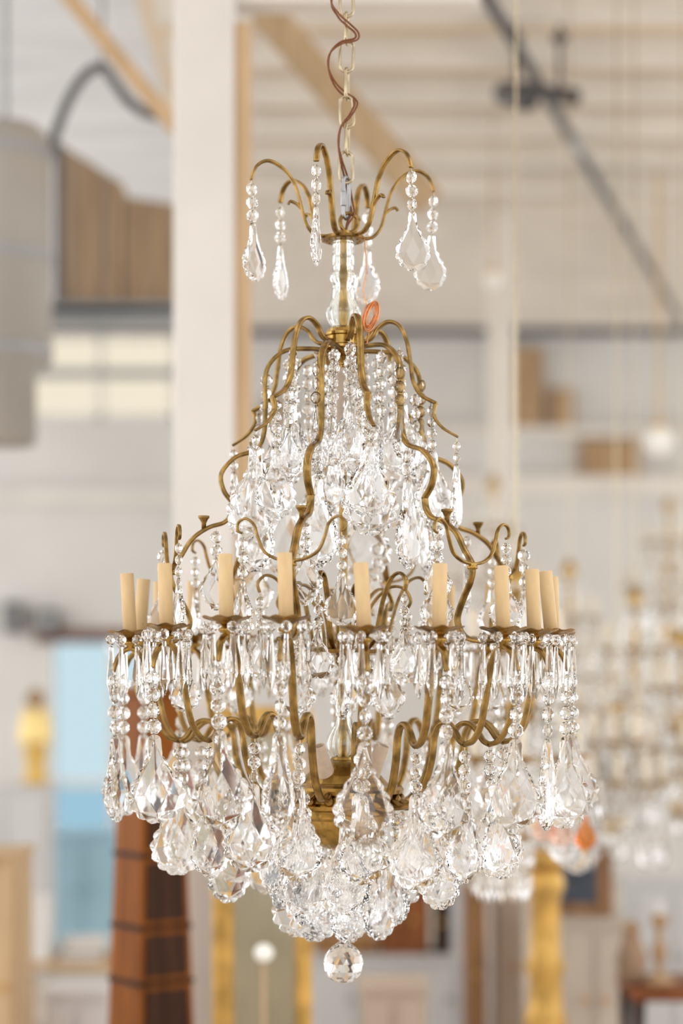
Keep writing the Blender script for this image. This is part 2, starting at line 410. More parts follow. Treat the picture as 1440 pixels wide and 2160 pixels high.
# crown arms
crown_prof = cr(RP([(36, 500), (60, 499), (78, 482), (88, 455), (96, 425), (106, 395), (128, 366), (160, 350), (186, 362), (199, 392)]), 7)
m_crown = MB().sweep(crown_prof, (0, 1, 0), px(6), px(3.2)).mesh('crown_arm', BRASS, True)
sp = cr(RP([(86, 462), (92, 446), (102, 436), (114, 432), (119, 438)]), 5)
m_spur = MB().sweep(sp, (0, 1, 0), px(5), px(2.8)).mesh('spur', BRASS, True)
for i, a in enumerate(RIBS):
    o = link('crown_arm', m_crown, ch, (0, 0, 0), (0, 0, -math.radians(a))); link('spur', m_spur, o)
    yw = {0: .15, 1: 1.35, 2: .9, 3: 1.15, 4: -.7, 5: .25}[i]
    pendant(ch, P(a, 199, 394), 3, 26, 'crown', yw)
# cage ribs
rib_prof = cr(RP([(28, 742), (69, 739), (124, 745), (158, 773), (169, 810), (168, 860), (171, 920), (188, 954), (232, 972), (261, 1006), (257, 1040), (238, 1066), (237, 1068), (237, 1068), (241, 1090), (256, 1108), (288, 1119), (322, 1143), (346, 1180), (366, 1210), (362, 1240), (344, 1272), (327, 1310), (333, 1336), (354, 1354), (392, 1361), (436, 1360)]), 7)
m_rib = MB().sweep(rib_prof, (0, 1, 0), px(7.5), px(4.4)).mesh('cage_rib', BRASS, True)
m_cup = MB().lathe([(px(5), 0), (px(5), px(14)), (px(9), px(22)), (px(12), px(25)), (px(12), px(29)), (px(4), px(28))], 14).mesh('cup', BRASS, True)
curl = [(0, 1208), (30, 1203), (55, 1188), (68, 1160), (76, 1136), (92, 1124), (107, 1131), (109, 1147), (100, 1152)]
def curl_mesh(sg): return MB().sweep(cr([Vector((px(366), -sg * px(u), zz(v))) for u, v in curl], 6), (1, 0, 0), px(4.4), px(2.8), lambda t: 1.1 - .35 * t).mesh('curl', BRASS, True)
m_curl = {1: curl_mesh(1), -1: curl_mesh(-1)}
m_collar = MB().lathe([(px(6), px(-9)), (px(11), px(-7)), (px(11), px(-2)), (px(8), 0), (px(11), px(3)), (px(6), px(6))], 12).mesh('collar', BRASSB, True)
for i, a in enumerate(RIBS):
    o = link('cage_rib', m_rib, ch, (0, 0, 0), (0, 0, -math.radians(a)))
    link('cup', m_cup, o, (px(298), 0, zz(1124)))
    link('collar', m_collar, o, (px(366), 0, zz(1210)))
    for sg in (1, -1): link('curl', m_curl[sg], o)
    for sg in (1, -1):
        loc = P(a, 366, 1152); loc += Vector((-math.sin(math.radians(a)), -math.cos(math.radians(a)), 0)) * 0
        t = Vector((-math.sin(math.radians(a)), -math.cos(math.radians(a)), 0))
        pendant(ch, P(a, 366, 1154) + t * sg * px(101), 3, 26 if sg > 0 else 22, 'kite' if sg > 0 else 'small')
    pendant(ch, P(a, 110, 750), 5, 26, 'small')
    pendant(ch, P(a + 2, 170, 790), 3, 26, 'long' if i % 2 else 'small')
    pendant(ch, P(a, 184, 962), 2, 26, 'big', random.uniform(-.6, .6) + PI / 2 - math.radians(a))
    pendant(ch, P(a, 272, 1120), 2, 26, 'kite')
    if i % 2: pendant(ch, P(a + 4, 70, 748), 8, 22, 'long')
    pendant(ch, P(a, 334, 1345), 2, 22, 'small')
# short upper scrolls
cp = cr(RP([(32, 722), (52, 722), (66, 712), (76, 696), (98, 684), (122, 694), (138, 728), (146, 775), (152, 812), (168, 840), (198, 858), (200, 859), (200, 859), (196, 884), (214, 910), (247, 931)]), 7)
m_sc = MB().sweep(cp, (0, 1, 0), px(7), px(4), lambda t: 1 if t < .8 else 1 - (t - .8) * 2).mesh('upper_scroll', BRASS, True)
for i, a in enumerate(CURLS):
    link('upper_scroll', m_sc, ch, (0, 0, 0), (0, 0, -math.radians(a)))
    pendant(ch, P(a, 246, 934), *((2, 22, 'long', 1.2) if i in (0, 3) else (1, 22, 'big', .25 - .2 * i)))
    pendant(ch, P(a, 158, 832), 3, 26, 'small' if i % 2 else 'kite')
    if i % 2: pendant(ch, P(a, 60, 726), 6, 22, 'small')
    pendant(ch, P(a + 8, 128, 742), 4, 26, 'mid', random.uniform(-.8, .8))
    pendant(ch, P(a, 188, 858), 4, 22, 'mid', random.uniform(-.8, .8))
for k in range(6): pendant(ch, P(k * 60 + 10, 30, 772), 6, 22, 'spear')
# inner disc with scrolls
MB().lathe(colprof([(10, 1368), (60, 1370), (112, 1372), (116, 1376), (112, 1380), (60, 1378), (10, 1378)]), 36).part('inner_disc', BRASS, ch)
ip = cr(RP([(40, 1370), (44, 1330), (52, 1296), (74, 1262), (104, 1240), (132, 1244), (146, 1268), (140, 1284)]), 6)
ip2 = cr(RP([(70, 1372), (92, 1352), (104, 1318), (118, 1270), (140, 1228), (166, 1216), (184, 1232), (180, 1252)]), 6)
m_in = MB().sweep(ip, (0, 1, 0), px(5.5), px(3)).mesh('inner_scroll', BRASS, True); m_in2 = MB().sweep(ip2, (0, 1, 0), px(5.5), px(3)).mesh('inner_scroll', BRASS, True)
for i, a in enumerate(CURLS):
    link('inner_scroll', m_in, ch, (0, 0, 0), (0, 0, -math.radians(a)))
    link('inner_scroll', m_in2, ch, (0, 0, 0), (0, 0, -math.radians(a + 30)))
    pendant(ch, P(a, 140, 1286), 2, 22, 'small')
    pendant(ch, P(a + 30, 180, 1254), 3, 22, 'small')
    pendant(ch, P(a + 15, 108, 1378), 1, 22, 'kite')
# bowl
bowl = MB().lathe(colprof([(6, 1594), (24, 1596), (28, 1602), (44, 1606), (60, 1616), (78, 1634), (92, 1650), (104, 1654), (124, 1658), (128, 1664), (126, 1672), (118, 1678), (120, 1690), (126, 1696), (122, 1704), (108, 1708), (104, 1722), (96, 1728), (92, 1744), (80, 1762), (62, 1778), (40, 1788), (18, 1794), (4, 1796)]), 48).part('bowl', BRASSB, ch, smooth=False)
m_ros = MB().lathe([(px(2), px(-5)), (px(9), px(-4)), (px(11), 0), (px(7), px(4)), (px(2), px(5))], 12).mesh('rosette', BRASS, True)
for k in range(18):
    a = k * 20 + 4; link('rosette', m_ros, bowl, P(a, 124, 1684), (PI / 2, 0, -math.radians(a) + PI / 2))
# pale sleeves of the downlights on the bowl
m_short = MB().lathe([(px(13), 0), (px(19), 0), (px(13), px(70)), (px(11), px(70)), (px(11), px(40)), (px(3), px(40))], 18).mesh('bowl_sleeve', PINKS)
for a in (122, 30, 62, 200, 270, 330):
    p = P(a, 66, 1634); ax = Vector((math.sin(math.radians(a)), math.cos(math.radians(a)), 0))
    o = link('bowl_sleeve', m_short, ch, p); o.rotation_euler = Matrix.Rotation(math.radians(-24 if a == 122 else 30), 3, ax).to_euler() if False else Matrix.Rotation(math.radians(26), 3, Vector((0, 0, 1)).cross(Vector((p.x, p.y, 0)).normalized())).to_euler()
# candle arms
arm_prof = cr(RP([(118, 1684), (150, 1698), (196, 1688), (236, 1648), (256, 1596), (264, 1548), (278, 1526), (298, 1522), (316, 1534), (332, 1556), (346, 1564), (347, 1564), (347, 1564), (368, 1556), (388, 1526), (400, 1480), (408, 1436), (416, 1404), (430, 1380), (448, 1372), (466, 1382), (476, 1400), (482, 1420)]), 6)
m_arm = MB().sweep(arm_prof, (0, 1, 0), px(7.5), px(5)).mesh('candle_arm', BRASS, True)
m_ccup = MB().lathe([(px(5), px(-30)), (px(9), px(-28)), (px(8), px(-20)), (px(15), px(-16)), (px(15), px(-11)), (px(9), px(-8)), (px(11), px(-2)), (px(5), 0)], 16).mesh('candle_cup', BRASSB, True)
def pan_mesh():
    n = 48; vs = []; fs = []
    prof = [(6, -3), (16, -3), (30, 4), (45, 9), (47, 10.5), (44, 11.5), (30, 7), (16, 0), (6, 0)]
    for r, z in prof:
        for i in range(n):
            a = 2 * PI * i / n; c = math.cos(8 * a); q = r / 47
            vs.append((px(r * (1 + .05 * q * c)) * math.cos(a), px(r * (1 + .05 * q * c)) * math.sin(a), px(z + 2.2 * q * q * c)))
    for k in range(len(prof)):
        k2 = (k + 1) % len(prof)
        for i in range(n): fs.append((k * n + i, k * n + (i + 1) % n, k2 * n + (i + 1) % n, k2 * n + i))
    return mesh('drip_pan', vs, fs, BRASS)
m_pan = pan_mesh()
m_can = MB().lathe([(px(13), px(-4)), (px(14.2), px(-3)), (px(14.2), px(128)), (px(13.4), px(129)), (px(12.6), px(128)), (px(12.4), px(90)), (px(4), px(90))], 28).mesh('candle_sleeve', CREAM)
for p in m_can.polygons: p.use_smooth = abs(p.normal.z) < .3
LEAN = {32: (-2, 0), 19: (-5.5, 0), -4: (-1.5, 0), 85: (-3, 0), 174: (-3, 0), -169: (4, 0), 104: (-1.5, 0), 46: (-2, 1)}
for i, a in enumerate(CANDLES):
    dz = DZ.get(a, random.uniform(-.002, .002)); ra = -math.radians(a)
    o = link('candle_arm', m_arm, ch, (0, 0, dz), (0, 0, ra))
    link('candle_cup', m_ccup, o, (px(447), 0, zz(1346)))
    link('drip_pan', m_pan, o, (px(447), 0, zz(1346)), (0, 0, random.uniform(0, .7)))
    lx = LEAN.get(a, (random.uniform(-2, 2), random.uniform(-1.5, 1.5)))
    cs = link('candle_sleeve', m_can, o, (px(447), 0, zz(1344)))
    cs.rotation_euler = (Matrix.Rotation(-ra, 3, 'Z') @ Matrix.Rotation(math.radians(lx[0]), 3, 'Y') @ Matrix.Rotation(math.radians(lx[1]), 3, 'X')).to_euler()
    ctr = P(a, 447, 1342) + Vector((0, 0, dz)); off = random.uniform(0, 1)
    for k in range(8):
        b = off + 2 * PI * k / 8 + random.uniform(-.07, .07)
        pl = ctr + Vector((px(43) * math.cos(b), px(43) * math.sin(b), px(4)))
        pendant(ch, pl, 1, 22, 'prism', b + PI / 2 + random.uniform(-.3, .3), 'prism_crystal', False, 2)
    yw = random.uniform(-.75, .75)
    big = ('big', 'slim', 'big2')[i % 3]
    if a in (85,): big, yw = 'big', .2
    if a in (120,): big, yw = 'big', .15
    if a in (141,): big, yw = 'big2', .3
    if a in (104,): big, yw = 'slim', .8
    if a in (66,): big, yw = 'big', .5
    if a in (32, 174): big, yw = 'slim', 1.1
    if a == 19: big, yw = 'big', .25
    if a == -4: big, yw = 'big2', .4
    pendant(ch, P(a, 482, 1420) + Vector((0, 0, dz)), 4, 30, big, yw)
    pendant(ch, P(a, 346, 1570) + Vector((0, 0, dz)), 3, 26, ('big2', 'big', 'slim')[(i + (a > 90)) % 3], random.uniform(-.8, .8))
    if i % 3 != 1: pendant(ch, P(a + 4, 240, 1656), 2, 26, ('big', 'big2', 'mid')[i % 3], random.uniform(-.9, .9))
for k in range(8): pendant(ch, P(k * 45 + 35, 128, 1706), 2, 26, ('big2', 'mid')[k % 2], random.uniform(-1.2, 1.2))
for k in range(7): pendant(ch, P(k * 51.4 + 30, 92, 1752), 2, 22, 'big2', random.uniform(-1.2, 1.2))
for k in range(5): pendant(ch, P(k * 72 + 50, 46, 1784), 1, 22, 'mid', random.uniform(-1.2, 1.2))
# ball finial on a bead strand
def ball_mesh(r):
    vs = [(0, 0, r * 1.16)]; fs = []; rows = [(.24, 1.05), (.62, .78), (.90, .42), (1.0, .06), (.93, -.36), (.74, -.68), (.44, -.90)]; n = 14
    for k, (q, z) in enumerate(rows):
        for i in range(n):
            a = 2 * PI * (i + .5 * (k % 2)) / n; vs.append((r * q * math.cos(a), r * q * math.sin(a), r * z))
    vs.append((0, 0, -r)); L_ = len(vs) - 1
    for i in range(n): fs.append((0, 1 + i, 1 + (i + 1) % n)); fs.append((L_, 1 + 6 * n + (i + 1) % n, 1 + 6 * n + i))
    for k in range(len(rows) - 1):
        for i in range(n):
            a0 = 1 + k * n + i; a1 = 1 + k * n + (i + 1) % n; b0 = 1 + (k + 1) * n + i; b1 = 1 + (k + 1) * n + (i + 1) % n
            if k % 2 == 0: fs += [(a0, a1, b0), (a1, b1, b0)]
            else: fs += [(a0, a1, b1), (a0, b1, b0)]
    return mesh('ball_crystal', vs, fs, CRYSTAL)
bl = link('ball_crystal', ball_mesh(px(43)), ch, (0, 0, zz(2032)))
for k in range(6): link('bead', BEAD[30], bl, (0, 0, px(60 + 29 * k)), (0, 0, .6 * k))
link('pin', pin_mesh(px(210)), bl, (0, 0, zz(1794) - zz(2032)))

# ------------------------------------------------------------------ chain, quick link, cord, copper coil
def stadium(Lh, Wh, n=8):
    pts = []; s = Lh - Wh
    for k in range(n + 1): a = PI * k / n; pts.append((Wh * math.cos(a), 0, s + Wh * math.sin(a)))
    for k in range(n + 1): a = PI + PI * k / n; pts.append((Wh * math.cos(a), 0, -s + Wh * math.sin(a)))
    return pts
chain = thing('chain', 'pale brass oval-link chain that holds up the sharp chandelier', 'chain', (px(8), 0, EYE + zz(353)))
m_link = MB().tube(stadium(px(33), px(14)), px(3.4), 8, True).mesh('chain_link', NICKEL, True)
top = H - (EYE + zz(353)); k = 0; z = 0
while z < top - .02:
    link('chain_link', m_link, chain, (random.uniform(-.002, .002), 0, z), (0, random.uniform(-.05, .05), (.15 if k % 2 == 0 else PI / 2 - .2)))
    z += px(58.5); k += 1
ql = thing('quick_link', 'grey steel quick link between the chain and the top ring', 'quick link', (px(6), 0, EYE + zz(418)), .0)
MB().tube(stadium(px(44), px(11)), px(4.2), 8, True).part('loop', STEEL, ql, rot=(0, 0, 1.0), smooth=True)
MB().lathe([(px(4), px(-20)), (px(6.5), px(-18)), (px(6.5), px(10)), (px(4), px(12))], 6).part('sleeve_nut', STEEL, ql, (-px(11) * math.cos(1.0), -px(11) * math.sin(1.0), 0))
cpath = [(690, -420, 0), (736, -300, -18), (702, -160, -16), (742, -80, -18), (700, 0, -8), (712, 40, -16), (730, 60, -20), (748, 74, -14), (747, 88, -20), (718, 96, -22), (697, 114, -10), (693, 145, 0), (704, 175, 10), (722, 194, 16), (740, 205, 8), (748, 222, -14), (736, 250, -22), (719, 272, -16), (714, 310, -12), (719, 345, -4), (727, 374, 14), (736, 420, 14), (741, 448, 0), (732, 470, -4), (728, 492, 0)]
def pp(x, y, dep): return Vector(((x - 724) / S, dep / S, EYE + zz(y)))
cb = link('cord', None, None, (0, 0, 0)); tag(cb, 'twin brown electric cord twisted round the chain', 'cord')
for q in (0, 1):
    MB().tube(cr([pp(x + q * 4 * math.cos(i * .9) + q * 3, y + q * 5 * math.sin(i * .9), dpt - q * 3) for i, (x, y, dpt) in enumerate(cpath)], 7), px(2.2), 6).part('strand', CORD, cb, smooth=True)
co = link('wire_coil', None); tag(co, 'small bundle of loose copper wire hung beside the glass column', 'wire')
mb = MB()
for k in range(9):
    cx, cy_ = 781 + random.uniform(-4, 4), 672 + random.uniform(-4, 4); rx = random.uniform(7, 14); rz = random.uniform(24, 34); tl = .35 + random.uniform(-.25, .25); dp = random.uniform(-6, 6)
    pts = []
    for j in range(22):
        a = 2 * PI * j / 22; u, v = rx * math.cos(a), rz * math.sin(a)
        pts.append(pp(cx + u * math.cos(tl) + v * math.sin(tl), cy_ + u * math.sin(tl) - v * math.cos(tl), -30 + dp + 6 * math.cos(a)))
    mb.tube(pts, px(1.4), 4, True)
mb.part('coil', COPPER, co, smooth=True)
MB().tube(cr([pp(768, 505, -14), pp(770, 540, -26), pp(772, 580, -30), pp(766, 615, -34), pp(772, 650, -32), pp(778, 700, -28), pp(770, 742, -22)], 6), px(1.1), 5).part('lead', COPPER, co, smooth=True)

# ------------------------------------------------------------------ post, braces, ducts and pipes of the hall
def bp(x, y, d): return Vector((bx(x, d), by(d), bz(y, d)))
PINKP = plain('cream_post_paint', (0.78, 0.73, 0.69), 0.55, 0, 0.05, 2)
dp = 6.0
post = struct('column_1', MB().bevbox(-.093, .093, -.093, .093, 0, H, .006), PINKP)
post.location = (bx(434, dp), by(dp), 0); post.rotation_euler = (0, 0, 0.0)
MB().bevbox(.093, .138, -.07, .085, 0, 3.66, .004).part('warm_lit_side', TAN, post)  # tan colour puts the warm light on the post's side into a board
struct('trim_9', MB().box(bx(505, dw), bx(1500, dw), YB - .2, YB - .161, bz(716, dw), bz(694, dw)), DGREY)  # dark strip paints the shadow line under the white rail
hb = struct('trim_1', MB().bevbox(bx(480, 6), bx(1010, 6), by(6) - .06, by(6) + .06, bz(18, 6), bz(-60, 6), .006), PINKP)
def board(name, a, b, wd, th, mat, label=None, cat=None, kind=None):
    a = Vector(a); b = Vector(b); m = MB().sweep([a, (a + b) / 2, b], (0, 1, 0), th, wd, oct_=False)
    return tag(m.part(name, mat), label, cat, None, kind)
board('trim_2', bp(60, -110, 7), bp(405, 312, 7), .026, .03, TAN, kind='structure')
board('trim_3', bp(555, 20, 8.2), bp(905, 430, 8.2), .062, .05, wood('brace_wood', (.50, .36, .22), .6, .15), kind='structure')
DUCT = plain('duct_paint', (0.40, 0.37, 0.33), 0.5, 0.1, 0.06, 2)
du = thing('air_duct', 'tall grey round-topped air duct at the left edge, hung from the ceiling', 'duct', tuple(bp(12, 940, 8)))
hgt = bz(262, 8) - bz(940, 8)
MB().lathe([(.10, 0), (.125, .01), (.125, .3), (.19, .34), (.19, hgt - .12), (.175, hgt - .05), (.13, hgt - .01), (.05, hgt)], 28).part('drum', DUCT, du, smooth=True)
for q in (.36, .75, hgt - .15): MB().lathe([(.19, q), (.196, q + .005), (.196, q + .035), (.19, q + .04)], 28).part('band', GREY, du)
MB().tube([(0, 0, hgt - .01), (0, 0, H - bz(940, 8))], .012, 8).part('hanger_rod', GREY, du)
fp = thing('flexible_pipe', 'dark grey hose bending over between duct and wooden brace', 'pipe', tuple(bp(112, 300, 8.3)))
fo = bp(112, 300, 8.3)
MB().tube([v - fo for v in cr([bp(100, 345, 8.3), bp(114, 292, 8.3), bp(140, 222, 8.3), bp(176, 162, 8.3), bp(216, 142, 8.3), bp(244, 178, 8.3), bp(272, 214, 8.3), bp(312, 240, 8.3), bp(360, 246, 8.3)], 8)], .022, 10).part('hose', DGREY, fp, smooth=True)
MB().tube([bp(216, 142, 8.3) - fo, Vector((bx(216, 8.3), by(8.3), H)) - fo], .006, 6).part('hanger_rod', DGREY, fp)
# high steel beam with crates
d = 9.5
bm_ = struct('trim_4', MB().box(XL, bx(392, d), by(d) - .16, by(d) + .22, bz(686, d), bz(676, d)).box(XL, bx(392, d), by(d) + .02, by(d) + .05, bz(676, d), bz(656, d)).box(XL, bx(392, d), by(d) - .16, by(d) + .22, bz(656, d), bz(650, d)), GREY)
CRATE = wood('crate_wood', (0.34, 0.25, 0.17), 0.7, 0.15); CRATE2 = wood('crate_wood_light', (0.42, 0.29, 0.18), 0.7, 0.15)
def crate(x0, x1, ytl, ytr, label, ry=0, mat=CRATE):
    zb = bz(650, d); W = (x1 - x0) * d / FPX; t = thing('wooden_crate', label, 'crate', (bx((x0 + x1) / 2, d), by(d) + .03, zb), ry, 'crates on the high steel beam')
    hl, hr = bz(ytl, d) - zb, bz(ytr, d) - zb; h = W / 2; e = .12
    MB().add([(-h, -e, 0), (h, -e, 0), (h, e, 0), (-h, e, 0), (-h, -e, hl), (h, -e, hr), (h, e, hr), (-h, e, hl)],
             [(0, 1, 2, 3), (4, 7, 6, 5), (0, 4, 5, 1), (1, 5, 6, 2), (2, 6, 7, 3), (3, 7, 4, 0)]).part('body', mat, t)
    for xx in (-h + .02, 0, h - .02):
        hh = hl + (hr - hl) * (xx + h) / W; MB().box(xx - .018, xx + .018, -e - .012, -e + .002, .0, hh - .004).part('batten', CRATE if mat is CRATE2 else DGREY if xx < -.05 else CRATE2, t)
crate(122, 262, 308, 398, 'taller brown crate with sloping top on the high steel beam', 0)
crate(266, 372, 425, 440, 'lower brown crate on the high steel beam next to the post', 0, CRATE2)
# conduit with coupling, spotlights
cA, cB = Vector((bx(1050, 9.1), by(9.1), H - .21)), Vector((bx(1440, 16.6), by(16.6), H - .21))
cA = cA + (cA - cB) * .12
cd = thing('ceiling_conduit', 'long dark grey conduit slanting across the ceiling joists', 'conduit', tuple(cA))
MB().tube([Vector((0, 0, 0)), (cB - cA) * .5, cB - cA], .030, 10).part('tube', DGREY, cd, smooth=True)
q = cA.lerp(cB, .34) - cA; MB().tube([q, q + (cB - cA).normalized() * .28], .037, 10).part('coupling', STEEL, cd)
for x, lab in ((1088, 'black ceiling spotlight just left of the slanting conduit'), (1180, 'black ceiling spotlight just right of the slanting conduit')):
    z0 = bz(200, 9.5); t = thing('spotlight', lab, 'spotlight', (bx(x, 9.5), by(9.5), z0), .4 if x < 1100 else .5, 'ceiling spotlights')
    rr = .07 if x < 1100 else .045
    mb = MB(); mb.lathe([(rr * .5, -.13), (rr * .8, -.1), (rr, .08), (rr * .95, .1), (rr * .8, .06)], 18); o = mb.part('lamp_head', DGREY, t, rot=(1.9, 0, .3), smooth=True)
    MB().tube([(0, 0, 0), (0, 0, H - .012 - z0)], .012, 8).part('stem', DGREY, t); MB().lathe([(.03, 0), (.04, .01), (.04, .03), (.03, .04)], 14).part('base_cap', DGREY, t, (0, 0, H - .2 - z0))
wp = struct('column_2', MB().bevbox(bx(1030, 13), bx(1080, 13), by(13) - .1, by(13) + .1, 0, H - .17, .008), WHITEP)
# globe lamps
GLOBE = plain('lit_globe', (1.0, 0.97, 0.92), 0.4, 0, 0.01, 3, emit=0.12)
for x, y, dd, r, lab in ((1388, 930, 12, .085, 'white globe lamp hanging high near the right edge'), (1040, 590, 12.5, .05, 'small white globe lamp hanging below the timber joists')):
    t = thing('globe_lamp', lab, 'lamp', tuple(bp(x, y, dd)), 0, 'hanging globe lamps'); zc = bz(y, dd)
    MB().lathe([(r * math.sin(a) + .001, -r * math.cos(a)) for a in [PI * k / 12 for k in range(13)]], 20).part('globe', GLOBE, t, smooth=True)
    MB().tube([(0, 0, r * .9), (0, 0, H - .012 - zc)], .008, 8).part('stem', GOLD, t); MB().lathe([(.02, 0), (.03, .005), (.03, .03), (.01, .04)], 12).part('cap', GOLD, t, (0, 0, r * .9))
# boxes on the wall rails
for (xa, xb, ya, yb_, lab) in ((1062, 1142, 738, 905, 'tall cardboard box on the high wall rail left of the others'), (1158, 1206, 825, 905, 'small cardboard box on the high wall rail'), (1222, 1345, 930, 1008, 'wide cardboard box on the lower wall rail'), (560, 600, 845, 905, 'cardboard box on the high wall rail seen between post and crystals')):
    t = thing('cardboard_box', lab, 'box', (bx((xa + xb) / 2, dw), YB - .085, bz(yb_, dw)), 0, 'boxes on the wall rails'); h = (xb - xa) * dw / FPX / 2; hh = bz(ya, dw) - bz(yb_, dw)
    MB().bevbox(-h, h, -.06, .06, 0, hh, .004).part('carton', CARD, t); MB().box(-.02, .02, -.062, .05, .02, hh + .002).part('tape', TAN, t)

# ------------------------------------------------------------------ furniture at the back
def cabinet(name, label, cat, x0, x1, ytop, d, depth, mat, doors=2, ybot=None, rz=0, knob=GOLD, group=None):
    zb = 0 if ybot is None else bz(2030, 9) + .026; zt = bz(ytop, d); h = (x1 - x0) * d / FPX / 2; hh = zt - zb
    t = thing(name, label, cat, (bx((x0 + x1) / 2, d), by(d) + depth / 2, zb), rz, group); e = depth / 2
    MB().bevbox(-h, h, -e, e, 0, hh, .005).part('body', mat, t)
    MB().bevbox(-h - .012, h + .012, -e - .015, e + .005, hh, hh + .025, .004).part('top_board', mat, t)
    for k in range(doors):
        a = -h + 2 * h * k / doors + .012; b = -h + 2 * h * (k + 1) / doors - .012
        o = MB().bevbox(a, b, -e - .014, -e, .05, hh - .03, .004).part('door', mat, t)
        MB().lathe([(.005, 0), (.005, .012), (.014, .02), (.012, .03), (.003, .034)], 10).part('knob', knob, o, (b - .03 if k % 2 == 0 else a + .03, -e - .012, hh * .55), (PI / 2, 0, 0), True)
    return t
# tapered brown case in front of the post
d = 5.5; t = thing('tall_case', 'tall tapering brown wooden case standing in front of the cream post', 'case', (bx(318, d), by(d), 0), math.radians(36))
hc = bz(1470, d)
def fr(z): return .062 + .045 * (1 - z / hc)
MB().add([(sx * fr(z), sy * fr(z), z) for z in (0, hc) for sx, sy in ((-1, -1), (1, -1), (1, 1), (-1, 1))], [(3, 2, 1, 0), (4, 5, 6, 7), (0, 1, 5, 4), (1, 2, 6, 5), (2, 3, 7, 6), (3, 0, 4, 7)]).part('body', BROWN, t)
MB().bevbox(-.075, .075, -.075, .075, hc, hc + .03, .006).part('cap', BROWN, t)
for y in (1650, 1800, 1950, 2065, 2200, 2400):
    z = bz(y, d); f = fr(z) + .006; MB().bevbox(-f, f, -f, f, z - .008, z + .008, .003).part('moulding', DBROWN, t)
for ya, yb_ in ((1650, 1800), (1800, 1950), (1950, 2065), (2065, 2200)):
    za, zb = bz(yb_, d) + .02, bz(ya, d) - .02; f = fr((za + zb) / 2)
    MB().add([(s * (fr(z) - .016), -(fr(z) - .002 + o_), z) for o_ in (0, .008) for z in (za, zb) for s in (-1, 1)], [(0, 1, 3, 2), (4, 6, 7, 5), (0, 2, 6, 4), (1, 5, 7, 3), (0, 4, 5, 1), (2, 3, 7, 6)]).part('shaded_panel', DBROWN, t)  # dark colour puts the shade of the right-hand face into these pieces
# gilt mirror beside the post
d = 5.74; t = thing('gilt_mirror', 'tall gilt-framed mirror standing right in front of the cream post', 'mirror', (bx(553, d), by(d), 0), 0.0)
hw_ = 105 * d / FPX; hm = bz(1490, d); sw = 44 * d / FPX
MB().bevbox(-hw_, -hw_ + sw, -.03, .03, 0, hm, .012).part('frame_stile', GOLD, t); MB().bevbox(hw_ - sw * .8, hw_, -.03, .03, 0, hm, .012).part('frame_stile', GOLD, t)
MB().bevbox(-hw_ + sw, hw_ - sw * .8, -.03, .03, 0, .08, .012).part('frame_rail', GOLD, t); MB().bevbox(-hw_ + sw, hw_ - sw * .8, -.03, .03, hm - .08, hm, .012).part('frame_rail', GOLD, t)
MB().box(-hw_ + sw, hw_ - sw * .8, .0, .012, .08, hm - .08).part('mirror_glass', plain('painted_reflection', (0.40, 0.36, 0.26), 0.25, 0.8, 0.15, 3), t)  # olive tint paints the reflected room into the mirror
d = 5.4; t = thing('reflection_globe', 'added white globe on a pole standing in for a light reflection in the gilt mirror', 'lamp', (bx(556, d), by(d), 0)); zc = bz(2010, d)  # globe and pole added in place of a bright reflection in the mirror
MB().lathe([(.026 * math.sin(a) + .001, zc - .026 * math.cos(a)) for a in [PI * k / 12 for k in range(13)]], 18).part('globe', GLOBE, t, smooth=True)
MB().tube([(0, 0, .02), (0, 0, zc - .03)], .005, 8).part('pole', TAN, t); MB().lathe([(.02, 0), (.08, .002), (.08, .012), (.02, .025)], 18).part('foot', TAN, t)
PALEW = plain('pale_cabinet_paint', (0.70, 0.70, 0.70), .5, 0, .05, 2); BEIGE = plain('beige_cabinet_paint', (0.62, 0.50, 0.40), .55, 0, .08, 2); PBLUE = plain('pale_blue_paint', (0.42, 0.66, 0.80), .5, 0, .08, 2)
cabinet('white_counter', 'long pale white counter under the brown cabinet, below the crystal ball', 'counter', 650, 1070, 2030, 9, .5, PALEW, 4, knob=GREY)
cabinet('brown_cabinet', 'small red-brown wooden cabinet standing on the white counter', 'cabinet', 800, 905, 1880, 9.1, .3, wood('redbrown', (.30, .11, .04)), 2, 2024)
cabinet('dark_cabinet', 'narrow dark brown cabinet on the white counter beside the red-brown one', 'cabinet', 920, 950, 1890, 9.1, .3, DBROWN, 1, 2024)
cabinet('low_chest', 'low orange-brown wooden chest at the left end of the white counter', 'chest', 662, 794, 1985, 9.1, .3, wood('orangebrown', (.42, .22, .09)), 2, 2024)
cabinet('beige_cupboard', 'plain beige cupboard at the bottom centre in front of the white counter', 'cupboard', 762, 900, 2095, 7.6, .35, BEIGE, 2)
cabinet('white_wardrobe', 'tall pale white wardrobe between brown board and crystal pendants', 'wardrobe', 944, 1000, 1690, 9.8, .3, PALEW, 1, knob=GREY)
cabinet('brown_wardrobe', 'tall tan-brown wooden cupboard just left of the gilt column', 'cupboard', 984, 1026, 1885, 8.3, .28, wood('tanbrown', (.30, .16, .075)), 1)
cabinet('beige_wardrobe', 'tall beige cupboard touching the gilt column on its left', 'cupboard', 1042, 1104, 1870, 8.5, .3, BEIGE, 1)
cabinet('beige_chest', 'pale beige chest carrying the dark framed painting', 'chest', 1186, 1318, 1955, 8, .45, plain('palebeige', (.62, .53, .45), .55, 0, .08, 2), 2)
cabinet('white_cupboard', 'white cupboard behind the candlestick at the lower right', 'cupboard', 1338, 1500, 1868, 9, .4, PALEW, 2, knob=GREY)
cabinet('blue_cabinet', 'pale blue painted cabinet in front of the glass door', 'cabinet', 104, 250, 1765, 12, .4, PBLUE, 2, knob=GREY)
cabinet('white_sideboard', 'white sideboard at the left carrying the yellow lamp', 'sideboard', -70, 96, 1668, 11, .4, PALEW, 2, knob=GREY)
